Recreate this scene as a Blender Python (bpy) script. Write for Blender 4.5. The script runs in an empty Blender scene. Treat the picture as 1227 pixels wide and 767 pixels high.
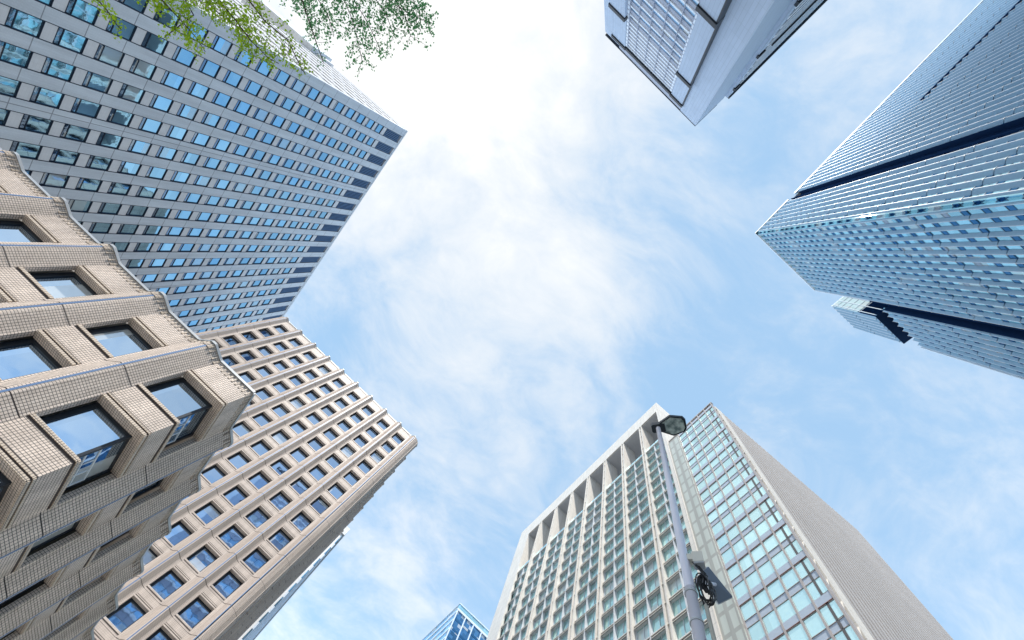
import bpy, math, random
from mathutils import Vector, Matrix
random.seed(7)
R = math.radians
# ------------------------------------------------------------ camera, sky, sun
scene = bpy.context.scene
FOC, ZX, ZY, CX, CY = 530.0, 736.5, 303.0, 613.5, 383.5      # focal length in photo pixels, zenith point, centre
EYE = 1.6
up = Vector((ZX-CX, -(ZY-CY), -FOC)).normalized()
xr = (Vector((1, 0, 0)) - up*up.x).normalized()
yr = up.cross(xr)
B3 = Matrix((xr, yr, up))
M3 = Matrix.Rotation(R(-40), 3, 'Z') @ B3                    # world axes follow the street grid
cam_d = bpy.data.cameras.new('camera'); cam = bpy.data.objects.new('camera', cam_d)
scene.collection.objects.link(cam); scene.camera = cam
cam.matrix_world = Matrix.Translation((0, 0, EYE)) @ M3.to_4x4()
cam_d.sensor_width = 36.0; cam_d.lens = 36*FOC/1227; cam_d.clip_start = 0.05; cam_d.clip_end = 6000

SUN_AZ, SUN_EL = 238.5, 65.0
sd = Vector((math.cos(R(SUN_EL))*math.cos(R(SUN_AZ)), math.cos(R(SUN_EL))*math.sin(R(SUN_AZ)), math.sin(R(SUN_EL))))
EXPOSURE = 0.75
world = bpy.data.worlds.new('World'); scene.world = world; world.use_nodes = True
nt = world.node_tree; nt.nodes.clear()
def nd(t, typ, **kw):
    n = t.nodes.new(typ)
    for k, v in kw.items():
        if k.startswith('i_'): n.inputs[k[2:].replace('_', ' ')].default_value = v
        else: setattr(n, k, v)
    return n
def math_n(t, op, a, b=None, c=None):
    n = t.nodes.new('ShaderNodeMath'); n.operation = op
    for i, v in enumerate((a, b, c)):
        if v is None: continue
        if hasattr(v, 'links'): t.links.new(v, n.inputs[i])
        else: n.inputs[i].default_value = v
    return n.outputs[0]
sky = nd(nt, 'ShaderNodeTexSky', sky_type='NISHITA', sun_disc=False, sun_elevation=R(SUN_EL),
         sun_rotation=math.atan2(sd.x, sd.y), air_density=1.0, dust_density=0.2, ozone_density=2.0)
tc = nd(nt, 'ShaderNodeTexCoord'); sep = nd(nt, 'ShaderNodeSeparateXYZ'); nt.links.new(tc.outputs['Generated'], sep.inputs[0])
zc = math_n(nt, 'MAXIMUM', sep.outputs[2], 0.06)
px = math_n(nt, 'DIVIDE', sep.outputs[0], zc); py = math_n(nt, 'DIVIDE', sep.outputs[1], zc)
cmb = nd(nt, 'ShaderNodeCombineXYZ'); nt.links.new(px, cmb.inputs[0]); nt.links.new(py, cmb.inputs[1])
mp = nd(nt, 'ShaderNodeMapping'); mp.inputs['Rotation'].default_value = (0, 0, R(35)); mp.inputs['Scale'].default_value = (1.0, 1.35, 1)
nt.links.new(cmb.outputs[0], mp.inputs[0])
wn = nd(nt, 'ShaderNodeTexNoise'); wn.inputs['Scale'].default_value = 1.3; wn.inputs['Detail'].default_value = 3
nt.links.new(mp.outputs[0], wn.inputs['Vector'])
wv = nd(nt, 'ShaderNodeVectorMath', operation='MULTIPLY_ADD'); nt.links.new(wn.outputs['Color'], wv.inputs[0])
wv.inputs[1].default_value = (0.55, 0.55, 0.55); nt.links.new(mp.outputs[0], wv.inputs[2])
n1 = nd(nt, 'ShaderNodeTexNoise'); n1.inputs['Scale'].default_value = 1.9; n1.inputs['Detail'].default_value = 8; n1.inputs['Roughness'].default_value = 0.56
nt.links.new(wv.outputs[0], n1.inputs['Vector'])
n2 = nd(nt, 'ShaderNodeTexNoise'); n2.inputs['Scale'].default_value = 8.5; n2.inputs['Detail'].default_value = 9; n2.inputs['Roughness'].default_value = 0.62
nt.links.new(wv.outputs[0], n2.inputs['Vector'])
dens = math_n(nt, 'ADD', math_n(nt, 'MULTIPLY', n1.outputs['Fac'], 0.95), math_n(nt, 'MULTIPLY', n2.outputs['Fac'], 0.55))
# thicker and thinner banks of cloud at fixed places of the sky (plan position over height, width, amount)
for bx, by, w, amt in ((-0.66, -0.03, 0.27, 0.52), (-0.26, -0.02, 0.24, 0.12), (0.34, 0.55, 0.45, 0.04), (-1.1, -0.5, 0.5, 0.3),
                       (0.29, 0.08, 0.13, -0.26), (-0.33, 0.24, 0.13, -0.08), (-0.42, 0.62, 0.10, -0.20), (0.15, -0.46, 0.26, -0.12), (0.0, -0.3, 0.13, -0.10),
                       (0.72, -0.05, 0.30, -0.10), (0.02, 1.10, 0.32, -0.12), (0.30, 0.27, 0.15, -0.12), (0.12, 0.08, 0.16, 0.06)):
    d2 = math_n(nt, 'ADD', math_n(nt, 'POWER', math_n(nt, 'ABSOLUTE', math_n(nt, 'SUBTRACT', px, bx)), 2.0),
                math_n(nt, 'POWER', math_n(nt, 'ABSOLUTE', math_n(nt, 'SUBTRACT', py, by)), 2.0))
    g = math_n(nt, 'MULTIPLY', math_n(nt, 'EXPONENT', math_n(nt, 'MULTIPLY', d2, -1.0/(2*w*w))), amt)
    dens = math_n(nt, 'ADD', dens, g)
mr = nd(nt, 'ShaderNodeMapRange', interpolation_type='SMOOTHSTEP'); mr.inputs['From Min'].default_value = 0.52; mr.inputs['From Max'].default_value = 1.06
mr.inputs['To Min'].default_value = 0.17; mr.inputs['To Max'].default_value = 1.0
nt.links.new(dens, mr.inputs['Value'])
SKY_S = 0.105
mixc = nd(nt, 'ShaderNodeMix', data_type='RGBA'); nt.links.new(mr.outputs[0], mixc.inputs['Factor'])
hsv = nd(nt, 'ShaderNodeMix', data_type='RGBA', blend_type='MULTIPLY'); hsv.inputs['Factor'].default_value = 1.0
nt.links.new(sky.outputs[0], hsv.inputs[6]); hsv.inputs[7].default_value = (2.1, 2.6, 2.3, 1)
cap = nd(nt, 'ShaderNodeVectorMath', operation='MINIMUM'); nt.links.new(hsv.outputs[2], cap.inputs[0]); cap.inputs[1].default_value = (1.75, 3.25, 5.1)
nt.links.new(cap.outputs[0], mixc.inputs[6]); mixc.inputs[7].default_value = (4.75, 5.15, 5.6, 1)
mr2 = nd(nt, 'ShaderNodeMapRange', interpolation_type='SMOOTHSTEP'); mr2.inputs['From Min'].default_value = 0.95; mr2.inputs['From Max'].default_value = 1.35
nt.links.new(dens, mr2.inputs['Value'])
mixw = nd(nt, 'ShaderNodeMix', data_type='RGBA'); nt.links.new(mr2.outputs[0], mixw.inputs['Factor']); nt.links.new(mixc.outputs[2], mixw.inputs[6]); mixw.inputs[7].default_value = (6.2, 6.2, 6.2, 1)
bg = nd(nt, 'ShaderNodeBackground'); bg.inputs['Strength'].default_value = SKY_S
hz = math_n(nt, 'MULTIPLY_ADD', math_n(nt, 'POWER', math_n(nt, 'SUBTRACT', 1.0, math_n(nt, 'MAXIMUM', sep.outputs[2], 0.0)), 3.0), 2.8, 1.0)   # extra brightness added to the hidden low sky to lift shaded walls
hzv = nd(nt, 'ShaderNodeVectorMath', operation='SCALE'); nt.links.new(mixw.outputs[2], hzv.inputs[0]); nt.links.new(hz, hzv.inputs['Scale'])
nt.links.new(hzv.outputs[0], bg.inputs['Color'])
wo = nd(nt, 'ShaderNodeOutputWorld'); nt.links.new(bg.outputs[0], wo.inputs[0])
sl = bpy.data.lights.new('sun', 'SUN'); sl.energy = 4.6; sl.angle = R(0.8); sl.color = (1.0, 0.95, 0.88)
so = bpy.data.objects.new('sun', sl); scene.collection.objects.link(so); so.rotation_euler = sd.to_track_quat('Z', 'Y').to_euler(); so.location = (0, 0, 300)
vs = scene.view_settings; vs.view_transform = 'Standard'; vs.look = 'None'; vs.gamma = 1.0; vs.exposure = EXPOSURE
try: vs.use_curve_mapping = False
except Exception: pass
scene.cycles.max_bounces = 6; scene.cycles.glossy_bounces = 4; scene.cycles.diffuse_bounces = 3

# ------------------------------------------------------------ materials
MATS = {}
def mat(name):
    m = bpy.data.materials.new(name); m.use_nodes = True; m.node_tree.nodes.clear(); MATS[name] = m; return m, m.node_tree
def out(t, sh): o = nd(t, 'ShaderNodeOutputMaterial'); t.links.new(sh, o.inputs[0])
def plain(name, col, rough=0.6, metal=0.0, vary=0.12, scale=1.5, spec=0.4, fine=0.0):
    m, t = mat(name)
    p = nd(t, 'ShaderNodeBsdfPrincipled'); p.inputs['Roughness'].default_value = rough; p.inputs['Metallic'].default_value = metal
    p.inputs['Specular IOR Level'].default_value = spec
    c = nd(t, 'ShaderNodeTexCoord'); n = nd(t, 'ShaderNodeTexNoise'); n.inputs['Scale'].default_value = scale; n.inputs['Detail'].default_value = 6
    g = nd(t, 'ShaderNodeNewGeometry'); t.links.new(g.outputs['Position'], n.inputs['Vector'])
    mx = nd(t, 'ShaderNodeMix', data_type='RGBA'); t.links.new(n.outputs['Fac'], mx.inputs['Factor'])
    mx.inputs[6].default_value = tuple(x*(1-vary) for x in col)+(1,); mx.inputs[7].default_value = tuple(min(1, x*(1+vary)) for x in col)+(1,)
    t.links.new(mx.outputs[2], p.inputs['Base Color']); out(t, p.outputs[0]); return m
def tiles(name, c1, c2, mort, bw, bh, ms, rough=0.5, offset=0.0, big=None, bump=0.25, stain=0.12, spec=0.3):
    m, t = mat(name)
    uvn = nd(t, 'ShaderNodeUVMap', uv_map='UVMap')
    b = nd(t, 'ShaderNodeTexBrick'); b.offset = offset; b.squash = 1.0
    b.inputs['Scale'].default_value = 1.0; b.inputs['Brick Width'].default_value = bw; b.inputs['Row Height'].default_value = bh
    b.inputs['Mortar Size'].default_value = ms; b.inputs['Mortar Smooth'].default_value = 0.2
    b.inputs['Color1'].default_value = c1+(1,); b.inputs['Color2'].default_value = c2+(1,); b.inputs['Mortar'].default_value = mort+(1,)
    t.links.new(uvn.outputs[0], b.inputs['Vector'])
    col = b.outputs['Color']
    if big:
        b2 = nd(t, 'ShaderNodeTexBrick'); b2.offset = 0.0; b2.inputs['Scale'].default_value = 1.0
        b2.inputs['Brick Width'].default_value = big[0]; b2.inputs['Row Height'].default_value = big[1]; b2.inputs['Mortar Size'].default_value = big[2]
        b2.inputs['Color1'].default_value = (1, 1, 1, 1); b2.inputs['Color2'].default_value = (0.93, 0.93, 0.94, 1); b2.inputs['Mortar'].default_value = (0.45, 0.45, 0.47, 1)
        t.links.new(uvn.outputs[0], b2.inputs['Vector'])
        mx = nd(t, 'ShaderNodeMix', data_type='RGBA', blend_type='MULTIPLY'); mx.inputs['Factor'].default_value = 1
        t.links.new(col, mx.inputs[6]); t.links.new(b2.outputs['Color'], mx.inputs[7]); col = mx.outputs[2]
    n = nd(t, 'ShaderNodeTexNoise'); n.inputs['Scale'].default_value = 0.35; n.inputs['Detail'].default_value = 8
    mpn = nd(t, 'ShaderNodeMapping'); mpn.inputs['Scale'].default_value = (3.2, 0.35, 1); t.links.new(uvn.outputs[0], mpn.inputs[0]); t.links.new(mpn.outputs[0], n.inputs['Vector'])
    rp = nd(t, 'ShaderNodeMapRange'); rp.inputs['From Min'].default_value = .3; rp.inputs['From Max'].default_value = .7
    rp.inputs['To Min'].default_value = 1-stain; rp.inputs['To Max'].default_value = 1+stain*.6; t.links.new(n.outputs['Fac'], rp.inputs['Value'])
    vm = nd(t, 'ShaderNodeVectorMath', operation='SCALE'); t.links.new(col, vm.inputs[0]); t.links.new(rp.outputs[0], vm.inputs['Scale'])
    p = nd(t, 'ShaderNodeBsdfPrincipled'); p.inputs['Roughness'].default_value = rough; p.inputs['Specular IOR Level'].default_value = spec
    t.links.new(vm.outputs[0], p.inputs['Base Color'])
    if bump:
        bm = nd(t, 'ShaderNodeBump'); bm.inputs['Strength'].default_value = bump; bm.inputs['Distance'].default_value = 0.01; bm.invert = True
        t.links.new(b.outputs['Fac'], bm.inputs['Height']); t.links.new(bm.outputs[0], p.inputs['Normal'])
    out(t, p.outputs[0]); return m
def glass(name, tint, inner, fac=0.75, rough=0.02, wob=0.02, cell=2.0, var=0.25, blinds=0.12):
    """coated facade glass: mirror of the sky over a dim interior, each pane a little different"""
    m, t = mat(name)
    g = nd(t, 'ShaderNodeNewGeometry')
    vd = nd(t, 'ShaderNodeVectorMath', operation='SCALE'); vd.inputs['Scale'].default_value = 1.0/cell; t.links.new(g.outputs['Position'], vd.inputs[0])
    fl = nd(t, 'ShaderNodeVectorMath', operation='FLOOR'); t.links.new(vd.outputs[0], fl.inputs[0])
    wn = nd(t, 'ShaderNodeTexWhiteNoise', noise_dimensions='3D'); t.links.new(fl.outputs[0], wn.inputs['Vector'])
    rp = nd(t, 'ShaderNodeMapRange'); rp.inputs['To Min'].default_value = 1-var; rp.inputs['To Max'].default_value = 1.0; t.links.new(wn.outputs['Value'], rp.inputs['Value'])
    tn = nd(t, 'ShaderNodeVectorMath', operation='SCALE'); tn.inputs[0].default_value = tint; t.links.new(rp.outputs[0], tn.inputs['Scale'])
    gl = nd(t, 'ShaderNodeBsdfGlossy'); gl.inputs['Roughness'].default_value = rough; t.links.new(tn.outputs[0], gl.inputs['Color'])
    nz = nd(t, 'ShaderNodeTexNoise'); nz.inputs['Scale'].default_value = 0.8; nz.inputs['Detail'].default_value = 1.5; t.links.new(g.outputs['Position'], nz.inputs['Vector'])
    bm = nd(t, 'ShaderNodeBump'); bm.inputs['Strength'].default_value = 1.0; bm.inputs['Distance'].default_value = wob; t.links.new(nz.outputs['Fac'], bm.inputs['Height'])
    t.links.new(bm.outputs[0], gl.inputs['Normal'])
    df = nd(t, 'ShaderNodeBsdfDiffuse'); 
    ic = nd(t, 'ShaderNodeVectorMath', operation='SCALE'); ic.inputs[0].default_value = inner
    rp2 = nd(t, 'ShaderNodeMapRange'); rp2.inputs['To Min'].default_value = .5; rp2.inputs['To Max'].default_value = 1.6; t.links.new(wn.outputs['Color'], rp2.inputs['Value'])
    t.links.new(rp2.outputs[0], ic.inputs['Scale']); t.links.new(ic.outputs[0], df.inputs['Color'])
    wn2 = nd(t, 'ShaderNodeTexWhiteNoise', noise_dimensions='4D'); wn2.inputs['W'].default_value = 3.7; t.links.new(fl.outputs[0], wn2.inputs['Vector'])
    isb = math_n(t, 'GREATER_THAN', wn2.outputs['Value'], 1-blinds)
    bl = nd(t, 'ShaderNodeMix', data_type='RGBA'); t.links.new(isb, bl.inputs['Factor']); t.links.new(ic.outputs[0], bl.inputs[6]); bl.inputs[7].default_value = (.55, .57, .56, 1); t.links.new(bl.outputs[2], df.inputs['Color'])
    lw = nd(t, 'ShaderNodeLayerWeight'); lw.inputs['Blend'].default_value = 0.35
    f = math_n(t, 'SUBTRACT', math_n(t, 'MULTIPLY_ADD', lw.outputs['Fresnel'], 1-fac, fac), math_n(t, 'MULTIPLY', isb, .28))
    mx = nd(t, 'ShaderNodeMixShader'); t.links.new(f, mx.inputs[0]); t.links.new(df.outputs[0], mx.inputs[1]); t.links.new(gl.outputs[0], mx.inputs[2])
    out(t, mx.outputs[0]); return m

m_btile = tiles('beige_facade_tile', (0.68, 0.575, 0.495), (0.57, 0.48, 0.41), (0.07, 0.065, 0.065), 0.125, 0.118, 0.011, stain=.22, bump=.5)
m_bedge = tiles('beige_edge_tile', (0.56, 0.47, 0.38), (0.50, 0.42, 0.34), (0.12, 0.10, 0.09), 0.12, 0.3, 0.014)
m_dtile = tiles('pinkish_beige_facade_tile', (0.50, 0.425, 0.37), (0.465, 0.395, 0.345), (0.32, 0.26, 0.225), 0.21, 0.145, 0.012, big=(30, 4.02, .03), stain=.18)
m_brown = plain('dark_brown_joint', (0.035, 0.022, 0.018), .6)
m_blue_trim = plain('blue_grey_trim', (0.10, 0.17, 0.30), .45, .3)
m_light_trim = plain('pale_stone_trim', (0.55, 0.47, 0.40), .6)
m_coping = plain('grey_metal_coping', (0.38, 0.40, 0.42), .4, .4)
m_dark = plain('dark_metal', (0.02, 0.026, 0.035), .4, .4)
m_white_frame = plain('white_frame', (0.62, 0.66, 0.70), .4)
m_bglass = glass('sky_blue_mirror_glass', (0.46, 0.62, 0.80), (0.015, 0.025, 0.045), .80, wob=.006, cell=4.0, var=.1)
m_dglass = glass('deep_blue_mirror_glass', (0.50, 0.68, 0.92), (0.010, 0.02, 0.045), .76, wob=.004, cell=2.1, var=.15)
m_tglass = glass('saturated_blue_glass', (0.38, 0.72, 0.97), (0.008, 0.03, 0.06), .82, wob=.005, cell=3.7, var=.22)
m_ttransom = glass('pale_transom_glass', (0.30, 0.45, 0.65), (0.02, 0.05, 0.09), .6, cell=2.0)
m_tstone = tiles('blue_grey_stone_panel', (0.62, 0.67, 0.72), (0.59, 0.64, 0.69), (0.50, 0.55, 0.60), 0.30, 0.10, 0.012, big=(30, 4.0, .05), stain=.13, bump=.1)
m_tgap = plain('dark_window_frame', (0.012, 0.025, 0.05), .35, .3)
m_tspan = tiles('light_spandrel_panel', (0.66, 0.67, 0.69), (0.63, 0.64, 0.66), (0.57, 0.58, 0.6), 0.6, 0.3, 0.01, stain=.06, bump=.1)
m_twhite = plain('white_slab_and_glint', (0.52, 0.53, 0.55), .45, spec=.1)
m_louver = plain('blue_louvre', (0.10, 0.19, 0.34), .4, .4)
m_cstone = tiles('cream_stone_cladding', (0.62, 0.585, 0.535), (0.59, 0.56, 0.51), (0.32, 0.30, 0.28), 1.4, 2.0, 0.02, stain=.07, bump=.05)
m_cgrey = plain('grey_soffit', (0.45, 0.46, 0.48), .7)
m_crail = plain('grey_metal_rail', (0.50, 0.52, 0.54), .5, .0)
m_cglass = glass('green_tinted_glass', (0.62, 0.92, 0.90), (0.42, 0.60, 0.58), .50, wob=.012, cell=2.6, var=.30)
m_cbglass = glass('turquoise_curtain_glass', (0.66, 0.95, 0.97), (0.46, 0.64, 0.66), .62, wob=.012, cell=6.7, var=.10, blinds=.0)
m_cbspan = plain('pale_grey_spandrel_glass', (0.36, 0.42, 0.50), .2, 0, spec=.6)
m_cbmull = plain('brown_grey_mullion', (0.34, 0.31, 0.30), .5)
m_cbred = plain('reddish_brown_soffit', (0.20, 0.09, 0.07), .5)
m_cgreyb = tiles('grey_panelled_glass', (0.44, 0.47, 0.44), (0.40, 0.44, 0.41), (0.31, 0.32, 0.30), 1.55, 3.35, 0.35, stain=.1, bump=0)
m_crib = plain('ribbed_grey_stone', (0.35, 0.335, 0.33), .8, vary=.16, scale=.15)
m_dark2 = plain('dark_grey_groove', (0.08, 0.08, 0.085), .8)
m_rglass = glass('bright_blue_tower_glass', (0.58, 0.92, 1.0), (0.16, 0.36, 0.46), .78, wob=.01, cell=3.0, var=.3)
m_rdark = glass('dark_blue_spandrel_glass', (0.10, 0.28, 0.50), (0.006, 0.02, 0.05), .7, wob=.01, cell=3.0, var=.2)
m_rfin = plain('blue_grey_fin_metal', (0.25, 0.375, 0.48), .6, .0, spec=.1)
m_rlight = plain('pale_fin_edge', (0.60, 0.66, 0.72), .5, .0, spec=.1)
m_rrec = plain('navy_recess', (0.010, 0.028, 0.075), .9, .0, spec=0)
m_rbox = glass('pale_box_glass', (0.66, 0.86, 0.92), (0.15, 0.25, 0.28), .8, wob=.008, cell=3.0, var=.1)
m_ustone = tiles('blue_grey_wall_tile', (0.42, 0.50, 0.62), (0.40, 0.48, 0.60), (0.33, 0.40, 0.50), 0.9, 3.9, 0.05, stain=.06, bump=.1)
m_uspan = plain('grey_spandrel', (0.36, 0.39, 0.47), .5)
m_uwhite = plain('pale_blue_slab', (0.72, 0.78, 0.85), .4)
m_uglass = glass('light_blue_strip_glass', (0.6, 0.84, 1.0), (0.26, 0.48, 0.72), .42, wob=.01, cell=3.0, var=.15)
m_nglass = glass('mid_blue_office_glass', (0.17, 0.40, 0.68), (0.01, 0.035, 0.08), .78, wob=.02, cell=1.5, var=.45)
m_nframe = plain('pale_blue_mullion', (0.50, 0.58, 0.68), .4)
m_pole = plain('grey_painted_steel', (0.78, 0.77, 0.86), .3, .0, vary=.06, spec=.6)
m_poled = plain('dark_lamp_housing', (0.035, 0.045, 0.055), .4, .3)
m_cream = plain('cream_plastic', (0.66, 0.63, 0.55), .5)
m_black = plain('black_cable', (0.012, 0.012, 0.014), .4)
m_panel = plain('grey_panel_back', (0.20, 0.24, 0.30), .5, .3)
m_bark = plain('brown_bark', (0.07, 0.05, 0.035), .85, scale=9, vary=.4)
m_asph = plain('asphalt', (0.05, 0.05, 0.052), .9, scale=14, vary=.25)
m_pave = tiles('pavement_slab', (0.45, 0.44, 0.41), (0.40, 0.39, 0.37), (0.25, 0.25, 0.23), 0.6, 0.6, .01, offset=.5)
m_ground = plain('pale_plaza_concrete', (0.34, 0.33, 0.31), .9, scale=.5, vary=.2)
m_roof = plain('roof_concrete', (0.30, 0.30, 0.29), .85)
def lampglass():
    m, t = mat('prismatic_lamp_glass')
    p = nd(t, 'ShaderNodeBsdfPrincipled'); p.inputs['Roughness'].default_value = .18; p.inputs['Specular IOR Level'].default_value = .8
    g = nd(t, 'ShaderNodeNewGeometry'); v = nd(t, 'ShaderNodeTexNoise'); v.inputs['Scale'].default_value = 11; v.inputs['Detail'].default_value = 3; t.links.new(g.outputs['Position'], v.inputs['Vector'])
    cr = nd(t, 'ShaderNodeValToRGB'); cr.color_ramp.elements[0].position = .35; cr.color_ramp.elements[0].color = (.14, .2, .2, 1); cr.color_ramp.elements[1].position = .66; cr.color_ramp.elements[1].color = (.6, .7, .66, 1)
    t.links.new(v.outputs['Fac'], cr.inputs[0]); t.links.new(cr.outputs[0], p.inputs['Base Color']); out(t, p.outputs[0]); return m
m_lampglass = lampglass()
def leafmat(name, c, tr):
    m, t = mat(name)
    d = nd(t, 'ShaderNodeBsdfDiffuse'); r_ = nd(t, 'ShaderNodeBsdfTranslucent')
    g = nd(t, 'ShaderNodeNewGeometry'); w = nd(t, 'ShaderNodeTexNoise'); w.inputs['Scale'].default_value = 6; t.links.new(g.outputs['Position'], w.inputs['Vector'])
    for s, c_ in ((d, c), (r_, tr)):
        mx = nd(t, 'ShaderNodeMix', data_type='RGBA'); t.links.new(w.outputs['Fac'], mx.inputs['Factor'])
        mx.inputs[6].default_value = (c_[0]*.6, c_[1]*.75, c_[2]*.7, 1); mx.inputs[7].default_value = (c_[0]*1.4, c_[1]*1.25, c_[2], 1); t.links.new(mx.outputs[2], s.inputs[0])
    mx = nd(t, 'ShaderNodeMixShader'); mx.inputs[0].default_value = .5; t.links.new(d.outputs[0], mx.inputs[1]); t.links.new(r_.outputs[0], mx.inputs[2])
    out(t, mx.outputs[0]); return m
m_leaf = leafmat('yellow_green_leaf', (0.24, 0.38, 0.03), (0.52, 0.74, 0.06))
m_leafd = leafmat('mid_green_leaf', (0.14, 0.33, 0.17), (0.28, 0.62, 0.32))

# ------------------------------------------------------------ mesh helpers
class MB:
    def __init__(s): s.v = []; s.f = []; s.m = []; s.mats = []
    def mi(s, m):
        if m not in s.mats: s.mats.append(m)
        return s.mats.index(m)
    def face(s, pts, m):
        k = len(s.v); s.v += [tuple(p) for p in pts]; s.f.append(tuple(range(k, k+len(pts)))); s.m.append(s.mi(m))
    def hexa(s, c, m, skip=()):
        """c: 8 corners, bottom ring 0-3 then top ring 4-7"""
        k = len(s.v); s.v += [tuple(p) for p in c]; i = s.mi(m)
        for n, f in enumerate(((3, 2, 1, 0), (4, 5, 6, 7), (0, 1, 5, 4), (1, 2, 6, 5), (2, 3, 7, 6), (3, 0, 4, 7))):
            if n in skip: continue
            s.f.append(tuple(k+j for j in f)); s.m.append(i)
    def box(s, x0, x1, y0, y1, z0, z1, m):
        s.hexa([(x0, y0, z0), (x1, y0, z0), (x1, y1, z0), (x0, y1, z0), (x0, y0, z1), (x1, y0, z1), (x1, y1, z1), (x0, y1, z1)], m)
    def prism(s, poly, z0, z1, m, caps=True):
        n = len(poly); k = len(s.v); i = s.mi(m)
        s.v += [(p[0], p[1], z0) for p in poly]+[(p[0], p[1], z1) for p in poly]
        for j in range(n):
            s.f.append((k+j, k+(j+1) % n, k+n+(j+1) % n, k+n+j)); s.m.append(i)
        if caps:
            s.f.append(tuple(k+j for j in reversed(range(n)))); s.m.append(i); s.f.append(tuple(k+n+j for j in range(n))); s.m.append(i)
    def tube(s, pts, r, m, n=6, r2=None):
        pts = [Vector(p) for p in pts]; i = s.mi(m); k0 = len(s.v)
        L = len(pts)
        for q, p in enumerate(pts):
            d = (pts[min(q+1, L-1)]-pts[max(q-1, 0)]).normalized()
            a = d.cross(Vector((0, 0, 1)));
            if a.length < .05: a = d.cross(Vector((1, 0, 0)))
            a.normalize(); b = d.cross(a)
            rr = r if r2 is None else r+(r2-r)*q/(L-1)
            for j in range(n):
                t = 2*math.pi*j/n; s.v.append(tuple(p+a*rr*math.cos(t)+b*rr*math.sin(t)))
        for q in range(L-1):
            for j in range(n):
                s.f.append((k0+q*n+j, k0+q*n+(j+1) % n, k0+(q+1)*n+(j+1) % n, k0+(q+1)*n+j)); s.m.append(i)
        s.f.append(tuple(k0+j for j in range(n))); s.m.append(i); s.f.append(tuple(k0+(L-1)*n+j for j in reversed(range(n)))); s.m.append(i)
    def add(s, o, M):
        k = len(s.v); s.v += [tuple(M @ Vector(p)) for p in o.v]
        s.f += [tuple(k+j for j in f) for f in o.f]; s.m += [s.mi(o.mats[i]) for i in o.m]
    def mesh(s, name, off=Vector((0, 0, 0)), smooth=False):
        me = bpy.data.meshes.new(name)
        me.from_pydata([(p[0]-off.x, p[1]-off.y, p[2]-off.z) for p in s.v], [], s.f)
        for m in s.mats: me.materials.append(m)
        me.polygons.foreach_set('material_index', s.m)
        uv = me.uv_layers.new(name='UVMap'); data = [0.0]*(2*len(me.loops))
        for p in me.polygons:
            n = p.normal
            for li in p.loop_indices:
                c = s.v[me.loops[li].vertex_index]
                if abs(n.z) < .75:
                    h = math.hypot(n.x, n.y); u_ = (-n.y*c[0]+n.x*c[1])/h; v_ = c[2]
                else: u_, v_ = c[0], c[1]
                data[2*li] = u_; data[2*li+1] = v_
        uv.data.foreach_set('uv', data)
        if smooth: me.polygons.foreach_set('use_smooth', [True]*len(me.polygons))
        me.update(); return me
    def obj(s, name, parent=None, smooth=False, **props):
        off = Vector(parent.location) if parent else Vector((0, 0, 0))
        o = bpy.data.objects.new(name, s.mesh(name, off, smooth)); scene.collection.objects.link(o)
        if parent: o.parent = parent
        for k, v in props.items(): o[k] = v
        return o
def thing(name, label, cat, loc, group=None):
    o = bpy.data.objects.new(name, None); scene.collection.objects.link(o); o.location = loc; o['label'] = label; o['category'] = cat
    if group: o['group'] = group
    o.empty_display_size = 1; return o

class Face:
    """a wall plane: a runs along it, d outwards, z = height above the camera's eye"""
    def __init__(s, ox, oy, nx, ny):
        s.n = Vector((nx, ny, 0)).normalized(); s.a = Vector((s.n.y, -s.n.x, 0)); s.o = Vector((ox, oy, EYE))
        s.M = Matrix(((s.a.x, s.n.x, 0, s.o.x), (s.a.y, s.n.y, 0, s.o.y), (0, 0, 1, s.o.z), (0, 0, 0, 1)))
    def P(s, a, d, z): return s.M @ Vector((a, d, z))
    def box(s, mb, a0, a1, d0, d1, z0, z1, m):
        c = [(a0, d0, z0), (a1, d0, z0), (a1, d1, z0), (a0, d1, z0), (a0, d0, z1), (a1, d0, z1), (a1, d1, z1), (a0, d1, z1)]
        mb.hexa([s.P(*p) for p in c], m)
    def prism(s, mb, poly, z0, z1, m):
        mb.prism([s.P(p[0], p[1], 0)[:2] for p in poly], z0+EYE, z1+EYE, m)
    def at(s, a, d, z): return s.M @ Matrix.Translation((a, d, z))

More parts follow.
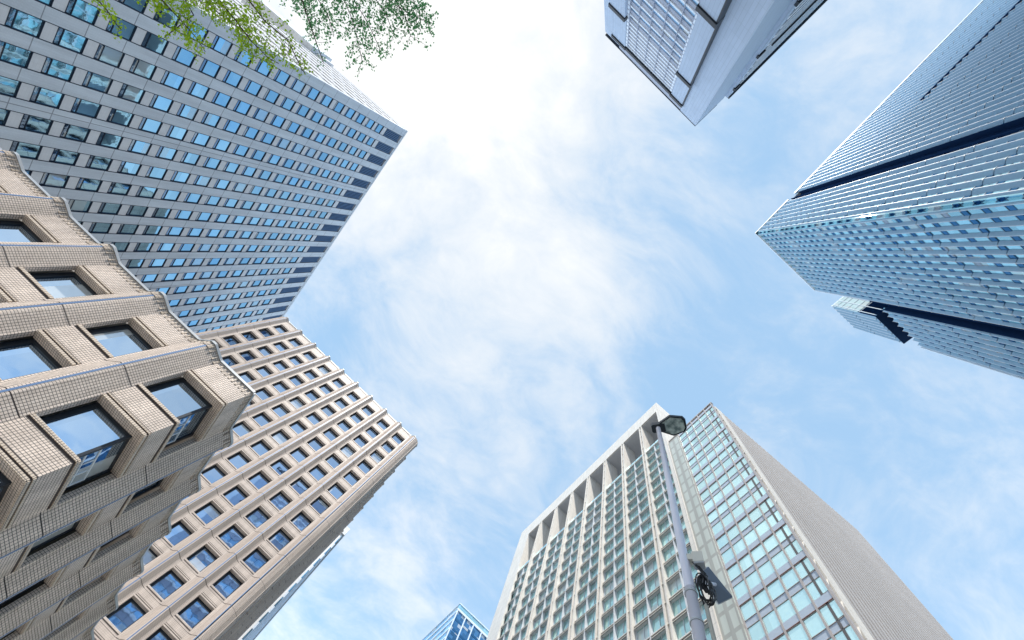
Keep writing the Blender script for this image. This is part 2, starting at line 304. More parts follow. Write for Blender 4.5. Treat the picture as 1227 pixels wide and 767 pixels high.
Minv = cam.matrix_world.inverted()
def pix(p):
    c = Minv @ Vector(p)
    if c.z > -.1: return None
    return (CX+FOC*c.x/-c.z, CY-FOC*c.y/-c.z)
def inside(p, poly):
    r = False; n = len(poly)
    for i in range(n):
        (x0, y0), (x1, y1) = poly[i], poly[(i+1) % n]
        if (y0 > p[1]) != (y1 > p[1]) and p[0] < (x1-x0)*(p[1]-y0)/(y1-y0)+x0: r = not r
    return r
OCC_B = [(-50, 190), (0, 190), (70, 239), (131, 296), (191, 352), (262, 410), (304, 470), (275, 514), (236, 588), (198, 638), (164, 686), (133, 729), (105, 780), (-50, 900)]
OCC_D = [(200, 405), (340, 378), (500, 525), (300, 767), (100, 900)]
def populate(root, name, face, proto, spots, w, h, hide=(), keep=100, subs=()):
    """proto: the MB of the part, subs: (name, MB) of its sub-parts. The ones that show largest are parts of their own, the rest one mesh"""
    sc = []
    for (a, d, z) in spots:
        q = [pix(face.P(a+i, d, z+j)) for i, j in ((-w/2, 0), (w/2, 0), (w/2, h), (-w/2, h))]
        s = 0
        if all(q):
            c = (sum(p[0] for p in q)/4, sum(p[1] for p in q)/4)
            s = abs(sum(q[i][0]*q[(i+1) % 4][1]-q[(i+1) % 4][0]*q[i][1] for i in range(4)))/2
            if not (-6 < c[0] < 1233 and -6 < c[1] < 773) or any(inside(c, o) for o in hide): s = 0
        sc.append(s)
    order = sorted(range(len(spots)), key=lambda i: -sc[i])
    solo = set(i for i in order[:keep] if sc[i] > 0)
    me = proto.mesh(name); sm = [(n, b.mesh(n)) for n, b in subs]
    L = Matrix.Translation(-Vector(root.location)); rest = MB(); nrest = 0
    for i, (a, d, z) in enumerate(spots):
        M = face.at(a, d, z)
        if i in solo:
            o = bpy.data.objects.new(name, me); scene.collection.objects.link(o); o.parent = root; o.matrix_local = L @ M
            for n, sme in sm:
                c = bpy.data.objects.new(n, sme); scene.collection.objects.link(c); c.parent = o
        else:
            rest.add(proto, M); nrest += 1
            for n, b in subs: rest.add(b, M)
    if nrest: rest.obj(name, root, kind='stuff')
    return len(solo)
def lb(b, *a): b.box(*a)

# ------------------------------------------------------------ ground
g = MB(); g.box(-3000, 3000, -3000, 3000, -.5, 0, m_ground); g.obj('ground', kind='structure')
g = MB(); g.box(-9.0, 13.6, -30, 17.5, .004, .13, m_pave); g.box(-5.0, 13.6, 17.6, 90, .004, .13, m_pave); g.box(30.4, 40.6, -30, 90, .004, .13, m_pave); g.obj('pavement', kind='structure')
g = MB(); g.box(14, 30, -400, 400, .002, .006, m_asph)
for k in range(-40, 41): g.box(21.9, 22.1, k*10, k*10+5, .007, .011, m_white_frame)
g.obj('road', kind='structure')

# ------------------------------------------------------------ beige tiled buildings with wavy piers
PIER_STRAIGHT = False
def pier_poly(ac, p=4.2, dp=.56, side=2):
    L = [(-.95, .0), (-.78, .03), (-.60, .11), (-.15, dp), (.15, dp), (.60, .11), (.78, .03), (.95, .0)]
    if PIER_STRAIGHT: L = [(-.95, .0), (-.86, .05), (-.20, .52), (-.13, .56), (.13, .56), (.20, .52), (.80, .05), (.95, .0)]
    if side == 1: L = [q for q in L if q[0] < .2]
    return [(ac+x, d) for x, d in L]
def wavy_facade(root, F, H, tips, bays, z_sills, win_h, bay_w, tile, edge, glassm, hide, corner_bay=None, lg=.05, base=-EYE, fine=True, dent=True, cut=None):
    w = MB(); tr = MB(); dn = MB()
    for ac in tips:
        poly = pier_poly(ac)+[(ac+.95, -.3), (ac-.95, -.3)]
        F.prism(w, list(reversed(poly)), base, H, tile)
        F.box(tr, ac-.05, ac+.05, .54, .575, base, H, m_blue_trim)
        z = z_sills[0]-.45
        while z > base:                                              # a dark joint across the pier at every floor
            pp = [(x, d+.006) for x, d in pier_poly(ac)]
            F.prism(tr, list(reversed(pp+[(ac+.9, -.1), (ac-.9, -.1)])), z, z+.03, m_brown); z -= (z_sills[0]-z_sills[1])
        # coping that follows the pier
        pp = [(x, d+.08) for x, d in pier_poly(ac)]
        F.prism(tr, list(reversed(pp+[(ac+.95, -.4), (ac-.95, -.4)])), H-.02, H+.14, m_coping)
        if dent:
            pl = pier_poly(ac)
            for i in range(len(pl)-1):
                (x0, d0), (x1, d1) = pl[i], pl[i+1]
                for t in (.25, .75):
                    x, d = x0+(x1-x0)*t, d0+(d1-d0)*t
                    F.box(dn, x-.05, x+.05, d, d+.03, H-.45, H-.05, edge)
    for a0, a1 in bays:
        # spandrels between openings
        zs = z_sills
        tops = [H]+zs[:-1]
        for i, (zt, zb) in enumerate(zip([H]+[s for s in zs], [s+win_h for s in zs]+[base])):
            e0, e1, q = (a0, a1+.02, 0) if (a0, a1) == corner_bay and not cut else (a0-.02, a1+.02, 0)
            if cut and (a0, a1) == corner_bay: e0, e1, q = a0-.02, cut, .002
            F.box(w, e0, e1, -.45, 0, zb, zt, tile)
            if i > 0:       # ledge under the sill, dark groove
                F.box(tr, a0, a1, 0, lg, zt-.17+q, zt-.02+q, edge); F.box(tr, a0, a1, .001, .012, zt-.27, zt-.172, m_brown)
            if i < len(zs):   # ledge over the head
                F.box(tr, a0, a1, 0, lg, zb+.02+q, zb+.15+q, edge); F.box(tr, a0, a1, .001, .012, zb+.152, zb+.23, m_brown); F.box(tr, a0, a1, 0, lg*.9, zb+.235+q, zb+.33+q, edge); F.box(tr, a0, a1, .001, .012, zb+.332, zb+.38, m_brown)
            if i == 0 and dent:
                x = a0+.1
                while x < a1-.1: F.box(dn, x-.05, x+.05, 0, .03, H-.45, H-.05, edge); x += .27
        F.box(tr, a0, a1, -.4, .08, H-.02, H+.14, m_coping)
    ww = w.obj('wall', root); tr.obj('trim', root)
    if dent: dn.obj('dentil_course', root)
    bw = bay_w
    p = MB(); p.box(-bw/2, bw/2, -.55, -.43, 0, .09, m_dark); p.box(-bw/2, bw/2, -.55, -.43, win_h-.16, win_h, m_dark)
    p.box(-bw/2, -bw/2+.16, -.55, -.43, .09, win_h-.16, m_dark); p.box(bw/2-.28, bw/2, -.55, -.43, .09, win_h-.16, m_dark)
    gl = MB(); gl.box(-bw/2+.16, bw/2-.28, -.52, -.5, .09, win_h-.16, glassm)
    si = MB(); si.box(-bw/2, bw/2, -.43, -.06, 0, .05, m_white_frame); si.box(-bw/2, bw/2, -.43, -.38, .12, .16, m_white_frame)
    spots = [((a0+a1)/2, 0, s) for a0, a1 in bays if (a0, a1) != corner_bay for s in z_sills if s > base+1]
    populate(root, 'window', F, p, spots, bw, win_h, hide, 100, [('pane', gl), ('sill', si)])

# --- near block: corner at (-9.9, 18.4), roof 20 m over the camera
HB = 20.0; PIER_STRAIGHT = True
bb = thing('tiled_office_block', 'nearest beige tiled block with coarse tile grid, big windows and wavy roof edge', 'building', (-25, 30, 0))
zsB = [15.68-3.96*k for k in range(4)]
FB1 = Face(-9.9, 18.45, 0, -1)         # a runs towards -x
FB2 = Face(-9.9, 18.45, 1, 0)          # a runs towards -y (a = -(y-18.45))
print('axes', FB1.a, FB2.a)
tipsB1 = [3.57+4.2*k for k in range(7)]
tipsB2 = [-(3.72+4.2*k) for k in range(8)]
baysB1 = [(0.0, 2.62)]+[(t+.95, t+3.25) for t in tipsB1[:-1]]
baysB2 = [(-2.77, 0.0)]+[(t-3.25, t-.95) for t in tipsB2[:-1]]
core = MB(); core.box(-37.5, -10.9, 19.5, 52.5, 0, HB+EYE-.5, m_roof); core.obj('core', bb)
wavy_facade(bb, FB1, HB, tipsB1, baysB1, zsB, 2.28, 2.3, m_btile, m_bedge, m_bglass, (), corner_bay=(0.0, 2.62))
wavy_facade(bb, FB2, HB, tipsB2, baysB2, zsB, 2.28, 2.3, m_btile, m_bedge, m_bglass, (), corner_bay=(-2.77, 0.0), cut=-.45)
for s in zsB:                         # windows that wrap the corner
    z0 = s+EYE
    f = MB()
    f.box(-12.5, -10.33, 18.9, 19.0, z0, z0+.09, m_dark); f.box(-12.5, -10.33, 18.9, 19.0, z0+2.12, z0+2.28, m_dark)
    f.box(-12.52, -12.26, 18.89, 19.01, z0, z0+2.28, m_dark); f.box(-10.43, -10.3, 18.87, 19.0, z0, z0+2.28, m_dark)
    f.box(-10.43, -10.33, 19.0, 21.2, z0, z0+.09, m_dark); f.box(-10.43, -10.33, 19.0, 21.2, z0+2.12, z0+2.28, m_dark); f.box(-10.44, -10.32, 21.0, 21.22, z0, z0+2.28, m_dark)
    fo = f.obj('window', bb)
    q = MB(); q.box(-12.26, -10.43, 18.94, 18.96, z0+.09, z0+2.12, m_bglass); q.box(-10.39, -10.37, 19.0, 21.0, z0+.09, z0+2.12, m_bglass)
    po = q.obj('pane', bb); po.parent = fo; 
    q = MB()
    for zz in (.08, .62, 1.16): q.box(-10.37, -10.33, 19.0, 21.0, z0+zz, z0+zz+.045, m_white_frame)
    for yy in (19.0, 19.65, 20.3, 20.95): q.box(-10.371, -10.331, yy, yy+.045, z0+.08, z0+1.2, m_white_frame)
    q.box(-12.5, -10.3, 18.5, 18.85, z0+.0, z0+.05, m_white_frame)
    po = q.obj('railing', bb); po.parent = fo
for o in list(bb.children):
    for c in o.children:
        if c.name.startswith(('pane', 'railing')) and o.location.length < .01: c.location = (0, 0, 0)

# --- tall tower of the same family behind it
HD = 80.0; PIER_STRAIGHT = False
dd = thing('tiled_tower', 'taller pinkish beige tower with small square windows and scalloped roof edge', 'building', (-24, 80, 0))
FD1 = Face(-4.4, 54.3, 0, -1)
zsD = [75.25-4.02*k for k in range(19)]
tipsD1 = [1.30+4.12*k for k in range(10)]
tipsD1 = [.0716*80-4.4+4.12*k for k in range(10)]
def D1(ac): return ac
baysD1 = [(tipsD1[k]+.95, tipsD1[k]+3.17) for k in range(9)]
core = MB(); core.box(-43.6, -5.4, 55.0, 83, 0, HD+EYE-.5, m_roof); core.obj('core', dd)
wavy_facade(dd, FD1, HD, tipsD1, baysD1, zsD, 2.55, 2.22, m_dtile, m_dtile, m_dglass, (OCC_B,), lg=.02)
FD2 = Face(-4.72, 54.3, 1, 0)
tipsD2 = [-(.9+4.12*k) for k in range(8)]
baysD2 = [(tipsD2[k]-3.17, tipsD2[k]-.95) for k in range(7)]
wavy_facade(dd, FD2, HD, tipsD2, baysD2, zsD, 2.55, 2.22, m_dtile, m_dtile, m_dglass, (OCC_B,), lg=.02, dent=False)
c = MB()
FD1.box(c, .0, tipsD1[0]-.9, -.9, 0, -EYE, HD, m_dtile)
c.prism([(-4.9, 54.8), (-5.72, 53.74), (-5.42, 53.74), (-4.9, 53.95), (-4.35, 54.4), (-4.16, 54.9), (-4.16, 55.3), (-4.75, 55.6)], 0, HD+EYE, m_dtile)
FD1.box(c, tipsD1[-1]+.9, 39.4, -.9, 0, -EYE, HD, m_dtile)
c.box(-43.9, -43.5, 54.4, 83, 0, HD+EYE, m_dtile)
c.obj('corner_pier', dd)
# --- paler slab behind the tower
rr = thing('rear_office_slab', 'pale blue and grey office slab just showing behind the flank of the beige tower', 'building', (-20, 125, 0))
c = MB(); c.box(-34, -4.4, 98, 165, 0, 96.6, m_tspan)
for k in range(22): c.box(-4.4, -4.05, 98, 165, 3+k*4.1, 4.6+k*4.1, m_nframe)
c.obj('wall', rr)
c = MB(); c.box(-4.4, -4.2, 98.1, 165, 1, 96, m_tglass); c.obj('window_wall', rr)
c = MB(); c.box(-34.2, -3.85, 97.7, 165.2, 94.2, 96.8, m_coping); c.obj('cornice', rr)

# ------------------------------------------------------------ blue grey tower, top left
HT = 112.0; uT = -61.4
tt = thing('blue_grey_tower', 'very tall blue grey tower with bright blue windows and louvres along its top', 'building', (-78, 45, 0))
FT = Face(uT, 0.0, 1, 0)               # a = -y
def ay(y): return -y
core = MB(); core.box(-93, uT-.95, 11.6, 92, 0, HT+EYE-.6, m_tgap); core.obj('core', tt)
pw, cw = 1.62, 2.05
cols = [13.42+3.69*k for k in range(22)]
w = MB(); tr = MB()
edges = []
prev = 10.5
for y in cols:
    FT.box(w, -(y-cw/2), -prev, -.9, 0, -EYE, HT, m_tstone)
    for e in (y-cw/2, y+cw/2): FT.box(tr, -e-.045, -e+.045, -.3, .004, -EYE, HT-.5, m_tgap)
    prev = y+cw/2
FT.box(w, -94.5, -prev, -.9, 0, -EYE, HT, m_tstone)
zf = [HT*.915-2.75-HT*.0355*k for k in range(26)]   # sill heights
for y in cols:
    a0, a1 = -(y+cw/2-.05), -(y-cw/2+.05)
    FT.box(w, a0, a1, -.9, -.01, HT-.45, HT, m_tstone)
    for i, z in enumerate(zf):
        top = (zf[i-1] if i else HT*.929)
        FT.box(w, a0, a1, -.5, -.06, z+2.75, top-.04, m_tspan)
        FT.box(tr, a0, a1, -.5, -.045, z+2.71, z+2.78, m_tgap); FT.box(tr, a0, a1, -.5, -.045, top-.06, top, m_tgap)
w.obj('wall', tt); tr.obj('joint_strips', tt)
p = MB(); p.box(-.98, .98, -.3, -.10, 0, .06, m_tgap); p.box(-.98, .98, -.3, -.10, 2.66, 2.75, m_tgap); p.box(-.98, -.94, -.3, -.10, .06, 2.66, m_tgap); p.box(.94, .98, -.3, -.10, .06, 2.66, m_tgap)
p.box(-.9, .9, -.3, -.11, .52, .6, m_tgap)
gl = MB(); gl.box(-.94, .94, -.25, -.2, .6, 2.66, m_tglass)
g2 = MB(); g2.box(-.9, .9, -.25, -.19, .06, .52, m_ttransom)
spots = [(-y, 0, z) for y in cols for z in zf]
populate(tt, 'window', FT, p, spots, 1.96, 2.75, (OCC_B, OCC_D), 100, [('pane', gl), ('transom', g2)])
lv = MB(); lv.box(-.98, .98, -.5, -.35, 0, 6.9, m_tgap)
for k in range(5): x = -.8+.4*k; lv.box(x-.08, x+.08, -.35, -.08, 0.05, 6.85, m_louver)
populate(tt, 'louvre_panel', FT, lv, [(-y, 0, HT*.9305) for y in cols], 2, 7, (OCC_D,), 100)
# bright side face, slabs and dark window strips
FT2 = Face(uT, 10.5, 0, -1)
s2 = MB(); FT2.box(s2, .93, 32, -1.2, -.7, -EYE, HT-.2, m_tgap); s2.obj('side_window_strip', tt)
s2 = MB()
for k in range(28):
    z = HT-.0-k*HT*.0355
    FT2.box(s2, .93, 32, -.9, 0, z-2.4, z, m_twhite)
for k in range(9): FT2.box(s2, 3.3+3.6*k, 3.75+3.6*k, -.9, -.04, -EYE, HT-2.3, m_twhite)
s2.obj('side_slab_bands', tt)
s2 = MB(); FT2.box(s2, 28.5, 52, -8, 1.3, HT-7, HT+.6, m_tstone); FT2.box(s2, 26, 28.5, -6, .6, HT-5, HT-1.0, m_tspan); s2.obj('rooftop_wing', tt)
s2 = MB(); s2.box(-93.2, uT+.06, 10.44, 92, HT+EYE-.01, HT+EYE+.5, m_tstone); s2.obj('parapet', tt)

# ------------------------------------------------------------ cream tower, bottom right
HC = 140.0; uC = .291*HC
cc = thing('cream_frame_tower', 'cream stone tower with open roof frame, green glass bays and a turquoise glass wing', 'building', (55, 55, 0))
FC = Face(uC, 0, -1, 0)                # a = +y
fins = [.195*HC+.0553*HC*k for k in range(8)]      # fin pair centres; first is the right-hand corner
fins = [27.2]+[34.2+7.78*k for k in range(7)]
core = MB(); core.box(uC+2.2, 86, 27.0, 91, 0, EYE+HC*.828, m_cgrey); core.box(uC+9, 86, 26.9, 91, EYE+HC*.82, EYE+HC-.6, m_cgrey); core.obj('core', cc)
w = MB()
FC.box(w, 26.4, 93.0, -9.5, -.003, HC*.954, HC, m_cstone)                       # roof beam
FC.box(w, 26.4, 93.0, -9.3, -.4, HC*.954-.12, HC*.954-.002, m_cgrey)
FC.box(w, 87.4, 93.0, -9.2, .0, -EYE, HC*.954, m_cstone)                       # solid left frame
FC.box(w, 26.4, 27.3, -9.2, .0, -EYE, HC*.954, m_cstone)
w.obj('frame', cc)
fp = MB(); fp.box(-.55, -.28, -4.6, .05, 0, HC*.954+EYE, m_cstone); fp.box(.28, .55, -4.6, .05, 0, HC*.954+EYE, m_cstone); fp.box(-.28, .28, -4.6, -.35, 0, HC*.954+EYE, m_cstone)
for k in range(35): fp.box(-.28, .28, -.4, -.12, k*3.95+2, k*3.95+2.25, m_cstone)
populate(cc, 'fin', FC, fp, [(y, 0, -EYE) for y in fins[1:]], 1, 130, (), 100)
pitch = 3.95
zc_ = [HC*.828-pitch*(k+1) for k in range(29)]
bays = [(fins[k]+.56, fins[k+1]-.56) for k in range(7)]+[(fins[7]+.56, 87.4)]
wp = MB(); gp = MB(); rl = MB()
WW = 3.22
wp.box(-WW/2, WW/2, -1.6, -.75, 0, .3, m_crail); wp.box(-WW/2, WW/2, -1.6, -.52, 3.05, 3.95, m_crail)       # upstand and slab edge
wp.box(-WW/2, -WW/2+.12, -1.5, -.7, .3, 3.05, m_crail); wp.box(WW/2-.12, WW/2, -1.5, -.7, .3, 3.05, m_crail)
wp.box(-.04, .04, -1.1, -.82, .3, 3.05, m_crail)
gp.box(-WW/2+.12, WW/2-.12, -1.0, -.92, .3, 3.05, m_cglass)
for z in (3.0, 3.42): rl.box(-WW/2, WW/2, -.40, -.28, z, z+.09, m_cstone)
rl.box(-WW/2, WW/2, -.515, -.45, 3.1, 3.5, m_dark)
sp = []
mu = MB()
for a0, a1 in bays:
    mid = (a0+a1)/2; q = (a1-a0)/4; FC.box(mu, mid-.11, mid+.11, -1.6, -.3, -EYE, HC*.829, m_crail)
    for z in zc_: sp += [(mid-q, 0, z), (mid+q, 0, z)]
mu.obj('bay_mullion', cc)
populate(cc, 'window', FC, wp, sp, WW, pitch, (), 100, [('pane', gp), ('rail', rl)])
# glass screens standing over the top floor
gs = MB()
for a0, a1 in bays:
    n = 4
    for k in range(n):
        x0 = a0+(a1-a0)*k/n; FC.box(gs, x0+.06, x0+(a1-a0)/n-.06, -1.0, -.94, HC*.828, HC*.828+2.3, m_cbglass)
gs.obj('roof_glass_screen', cc)
sc_ = MB()
for k in range(60): y = 28+k*1.0; FC.box(sc_, y, y+.14, -7.6, -7.4, HC*.828, HC*.828+3.2, m_louver)
sc_.obj('roof_railing', cc)
# lower glass wing
HW = 111.0; uW = .374*HW; vW = .11*HW
FW = Face(uW, 0, -1, 0)
ys = [12.25, 14.5, 16.65, 18.85, 21.0, 23.2]
core = MB(); core.box(uW+.9, 86, vW+1.0, 27, 0, EYE+HW-.8, m_cgrey); core.obj('wing_core', cc)
per = .0607*HW
gw = MB(); mw = MB()
for y in ys+[]:
    FW.box(mw, y-.12, y+.12, -.35, .20, -EYE, HW+.15, m_cbmull)
sp = [((ys[i]+ys[i+1])/2, 0, HW-.9-per*(k+1)) for i in range(5) for k in range(17)]
cp = MB(); pn = MB(); bx = MB()
h = 2.17
cw2 = 2.06
for z0, z1 in ((0, .07), (2.3, 2.37), (3.35, 3.42), (5.62, 5.69)): cp.box(-cw2/2, cw2/2, -.4, .05, z0, z1, m_cbmull)
pn.box(-cw2/2, cw2/2, -.3, -.02, .07, 2.3, m_cbglass); pn2 = MB(); pn2.box(-cw2/2, cw2/2, -.3, -.02, 3.42, 5.62, m_cbglass)
bx.box(-cw2/2, cw2/2, -.3, -.01, 2.37, 3.35, m_cbspan); bx2 = MB(); bx2.box(-cw2/2, cw2/2, -.3, .10, 5.76, per+.0, m_cbspan); bx2.box(-cw2/2, cw2/2, -.3, .11, 5.69, 5.76, m_cbred)
populate(cc, 'window', FW, cp, sp, cw2, per, (), 90, [('pane', pn), ('pane', pn2), ('spandrel', bx), ('spandrel_box', bx2)])
mw.obj('wing_mullion', cc)
gb = MB(); FW.box(gb, 23.29, 26.45, -.6, .5, -EYE, HW*.985, m_cgreyb); gb.obj('grey_glass_strip', cc)
pb = MB(); FW.box(pb, 12.0, 26.4, -.5, .18, HW-.0, HW+.35, m_cbmull); pb.obj('wing_parapet', cc)
# ribbed stone flank of the wing and its toothed corner strip
FR_ = Face(uW, vW, 0, -1)              # a = -x from the glass corner
st = MB(); FR_.box(st, -3.3, -1.35, -1, .05, -EYE, HW+.6, m_cstone); st.obj('corner_strip', cc)
st = MB()
FR_.box(st, -1.36, .05, -1.2, -.9, -EYE, HW, m_dark2)
for k in range(17):
    z = HW-.9-per*(k+1)
    for zz, hh in ((0.0, 2.9), (3.35, 2.9)):
        pts = [FR_.P(-.02, -.9, z+zz), FR_.P(-.02, .02, z+zz), FR_.P(-1.36, .02, z+zz+hh), FR_.P(-1.36, -.9, z+zz+hh)]
        st.hexa(pts+[p_+Vector((0, 0, .24)) for p_ in pts], m_cstone)
st.obj('toothed_ledges', cc)
rb = MB(); FR_.box(rb, -45.2, -3.3, -1.0, -.32, -EYE, HW+.3, m_dark2); rb.obj('flank_wall', cc)
rp_ = MB(); rp_.box(-.36, .36, -.32, .0, 0, HW+.5+EYE, m_crib)
populate(cc, 'rib', FR_, rp_, [(-3.9-1.15*k, 0, -EYE) for k in range(36)], .4, 100, (), 100)

# ------------------------------------------------------------ finned tower, right
HR = 180.0
rt = thing('finned_glass_tower', 'immense dark blue glass tower with close vertical fins and a hanging glass box', 'building', (60, -70, 0))
P0 = (.186*HR, -.207*HR)
FU = Face(P0[0], 0, -1, 0)             # upper face in the photo, a = +y
ang = R(4.2); dl = Vector((math.cos(ang), math.sin(ang))); nl = Vector((-dl.y, dl.x))
FL = Face(P0[0], P0[1], nl.x, nl.y)    # lower face, a = along dl
print('FL a', FL.a)
y_end = -165.0
def loc2(F, a, d): return F.P(a, d, 0)[:2]
A1, A2, A3, A4 = .164*HR, .170*HR, .181*HR, .264*HR
core = MB()
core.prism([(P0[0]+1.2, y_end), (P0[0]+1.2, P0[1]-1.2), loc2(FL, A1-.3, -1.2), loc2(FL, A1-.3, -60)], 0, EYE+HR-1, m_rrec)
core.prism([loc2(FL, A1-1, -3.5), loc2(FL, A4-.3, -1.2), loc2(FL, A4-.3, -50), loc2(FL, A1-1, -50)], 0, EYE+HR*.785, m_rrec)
core.obj('core', rt)
seg = .0675*HR
rows = [HR-1.2-seg*k for k in range(16)]
RB0, RB1 = -.302*HR, -.2915*HR*1.0      # recess in the upper face (y range -55.. -52.5)
RB0, RB1 = -55.3, -52.6
fl_h = seg/3
def glazing(root, F, a0, a1, top, nm, n_mull=3, d=-.55):
    b = MB(); F.box(b, a0, a1, d-.3, d, -EYE, top, m_rglass); b.obj(nm, root)
glazing(rt, FU, y_end, RB0, HR-.4, 'glazing'); glazing(rt, FU, RB1, P0[1]-.1, HR-.4, 'glazing')
glazing(rt, FL, .1, A1, HR-.4, 'glazing'); glazing(rt, FL, A3, A4, HR*.79, 'glazing')
def floor_lines(F, a0, a1, top, dd_=-.5):
    b = MB(); z = top-seg
    k = 0
    while z > -EYE:
        for j in range(3):
            zz = z+j*fl_h; F.box(b, a0, a1, -.6, dd_, zz, zz+1.15, m_rdark); F.box(b, a0, a1, -.6, dd_+.05, zz+1.15, zz+1.24, m_rfin)
        F.box(b, a0, a1, -.6, -.44, z-.12, z+.02, m_rdark)
        z -= seg
    b.obj('spandrel_band', rt)
floor_lines(FU, y_end, RB0, HR-1.2); floor_lines(FU, RB1, P0[1]-.1, HR-1.2); floor_lines(FL, .1, A1, HR-1.2); floor_lines(FL, A3, A4, HR-1.2-seg*3)
# one fin: a grey angled blade in lengths of three floors, with a pale nose and a white block painting a glint at every joint
def fin_mb(nseg, wid=.62, flip=1, light=m_rlight):
    b = MB(); tot = nseg*seg
    for k in range(nseg):
        z0, z1 = k*seg+.1, (k+1)*seg-.1
        x0, x1 = -wid/2, wid/2
        if flip < 0: pts = [(x0, -.55), (x1, -.55), (x1, -.02), (x1-.1, .0), (x1-.16, -.02)]
        else: pts = [(x0, -.55), (x1, -.55), (x0+.16, -.02), (x0+.1, 0), (x0, -.02)]
        b.prism(pts, z0, z1, m_rfin)
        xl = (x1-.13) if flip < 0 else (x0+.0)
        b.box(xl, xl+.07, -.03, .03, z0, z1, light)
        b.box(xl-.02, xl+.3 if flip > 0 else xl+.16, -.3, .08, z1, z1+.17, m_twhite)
    return b
fu = [P0[1]-.9-1.84*k for k in range(70)]
fu_a = [y for y in fu if y > RB1+.5]; fu_b = [y for y in fu if RB0-.5 > y > y_end]
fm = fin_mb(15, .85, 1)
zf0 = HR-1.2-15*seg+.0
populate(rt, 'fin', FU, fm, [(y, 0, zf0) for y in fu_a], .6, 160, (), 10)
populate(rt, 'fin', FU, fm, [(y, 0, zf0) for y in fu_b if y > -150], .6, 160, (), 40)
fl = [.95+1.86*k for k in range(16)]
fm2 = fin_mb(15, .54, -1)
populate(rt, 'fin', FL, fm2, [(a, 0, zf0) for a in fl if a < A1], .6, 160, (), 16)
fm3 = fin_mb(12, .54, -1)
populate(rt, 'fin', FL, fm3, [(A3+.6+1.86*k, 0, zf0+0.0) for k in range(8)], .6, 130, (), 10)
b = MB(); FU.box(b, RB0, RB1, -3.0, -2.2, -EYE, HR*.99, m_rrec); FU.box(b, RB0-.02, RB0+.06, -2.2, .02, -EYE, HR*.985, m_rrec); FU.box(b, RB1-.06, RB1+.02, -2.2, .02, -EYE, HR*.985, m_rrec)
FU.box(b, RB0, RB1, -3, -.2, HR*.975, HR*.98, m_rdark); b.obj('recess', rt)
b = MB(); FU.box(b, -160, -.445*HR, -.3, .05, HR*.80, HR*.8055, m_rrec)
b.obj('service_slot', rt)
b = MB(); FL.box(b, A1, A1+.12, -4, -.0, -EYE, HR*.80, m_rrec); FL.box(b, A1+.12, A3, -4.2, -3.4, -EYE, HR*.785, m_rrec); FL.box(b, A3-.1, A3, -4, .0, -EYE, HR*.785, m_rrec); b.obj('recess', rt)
b = MB(); FU.box(b, y_end, RB0, -1.5, .06, HR-.9, HR, m_rlight); FU.box(b, RB1, P0[1], -1.5, .06, HR-.9, HR, m_rlight); FL.box(b, .0, A1, -1.5, .06, HR-.9, HR, m_rlight)
FL.box(b, A1-.25, A1, -3, .03, HR*.8, HR-.9, m_rlight)
FL.box(b, A4-.3, A4, -3, .03, -EYE, HR*.79, m_rlight)
b.obj('roof_edge', rt)
# hanging box
BX0, BX1, BZ0, BZ1 = .2045*HR, .267*HR, .837*HR, .988*HR
bx_ = MB(); FL.box(bx_, BX0+.2, BX1, -22, -.1, BZ0, BZ1, m_rfin); 
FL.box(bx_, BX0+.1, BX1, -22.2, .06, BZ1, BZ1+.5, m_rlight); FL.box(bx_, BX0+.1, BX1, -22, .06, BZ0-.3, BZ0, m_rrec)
bo = bx_.obj('hanging_box', rt)
b = MB(); FL.box(b, BX0, BX0+.2, -22, 0, BZ0+9, BZ1, m_rbox); FL.box(b, BX0+.02, BX0+.2, -22, 0, BZ0, BZ0+9, m_rdark)
o = b.obj('box_glass_side', rt)
b = MB()
for k in range(5): FL.box(b, BX0-.12, BX0, -.6-2.2*k, -.4-2.2*k, BZ0, BZ1, m_rfin)
for z in (BZ0+9, BZ0+13, BZ0+17, BZ0+21, BZ0+24): FL.box(b, BX0-.08, BX0, -22, 0, z, z+.18, m_rfin)
b.obj('box_mullion', rt)
b = MB()
fbx = MB()
for k in range(2): 
    z0, z1 = k*13.3+.2, (k+1)*13.3-.2
    fbx.prism([(-.25, -.1), (.32, -.1), (.32, .42), (.2, .42)], z0, z1, m_rfin); fbx.box(.2, .34, .42, .47, z0, z1, m_rlight)
populate(rt, 'box_fin', FL, fbx, [(BX0+.8+1.55*k, 0, BZ0+.2) for k in range(7)], .6, 26, (), 10)
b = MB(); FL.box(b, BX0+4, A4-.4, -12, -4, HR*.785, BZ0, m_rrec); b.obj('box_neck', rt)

# ------------------------------------------------------------ tower at the top edge
HU = 150.0
uu = thing('stepped_corner_tower', 'pale blue grey tower at the top edge with stepped dark copings and striped centre', 'building', (-25, -65, 0))
v0 = -.290*HU; u0 = -.048*HU
UT_ = R(5.7)
FA = Face(u0, v0, -math.sin(UT_), math.cos(UT_))                # a = +x; visible part is negative a
FE = Face(u0, v0, math.cos(UT_), math.sin(UT_))                # a = -y
e_ = FE.P(10.4, 1.0, 0)
FE2 = Face(e_.x, e_.y, math.cos(R(4.5)), math.sin(R(4.5)))
core = MB(); FA.box(core, -.262*HU, -.75, -100, -.72, -EYE, HU-.5, m_ustone); core.obj('core', uu)
w = MB()
FA.box(w, -.043*HU, 0, -.7, 0, -EYE, HU, m_ustone)                       # corner pier
FA.box(w, -.262*HU, -.223*HU, -.7, -.0, -EYE, HU*.985, m_ustone)
FA.box(w, -.222*HU, -.0432*HU, -.7, -.12, HU*.955, HU, m_uspan)
w.obj('corner_pier', uu)
w = MB()
steps = [(.957, .84, .35, .044, .225), (.84, .625, 1.0, .044, .226), (.625, -.01, 1.7, .044, .2262)]
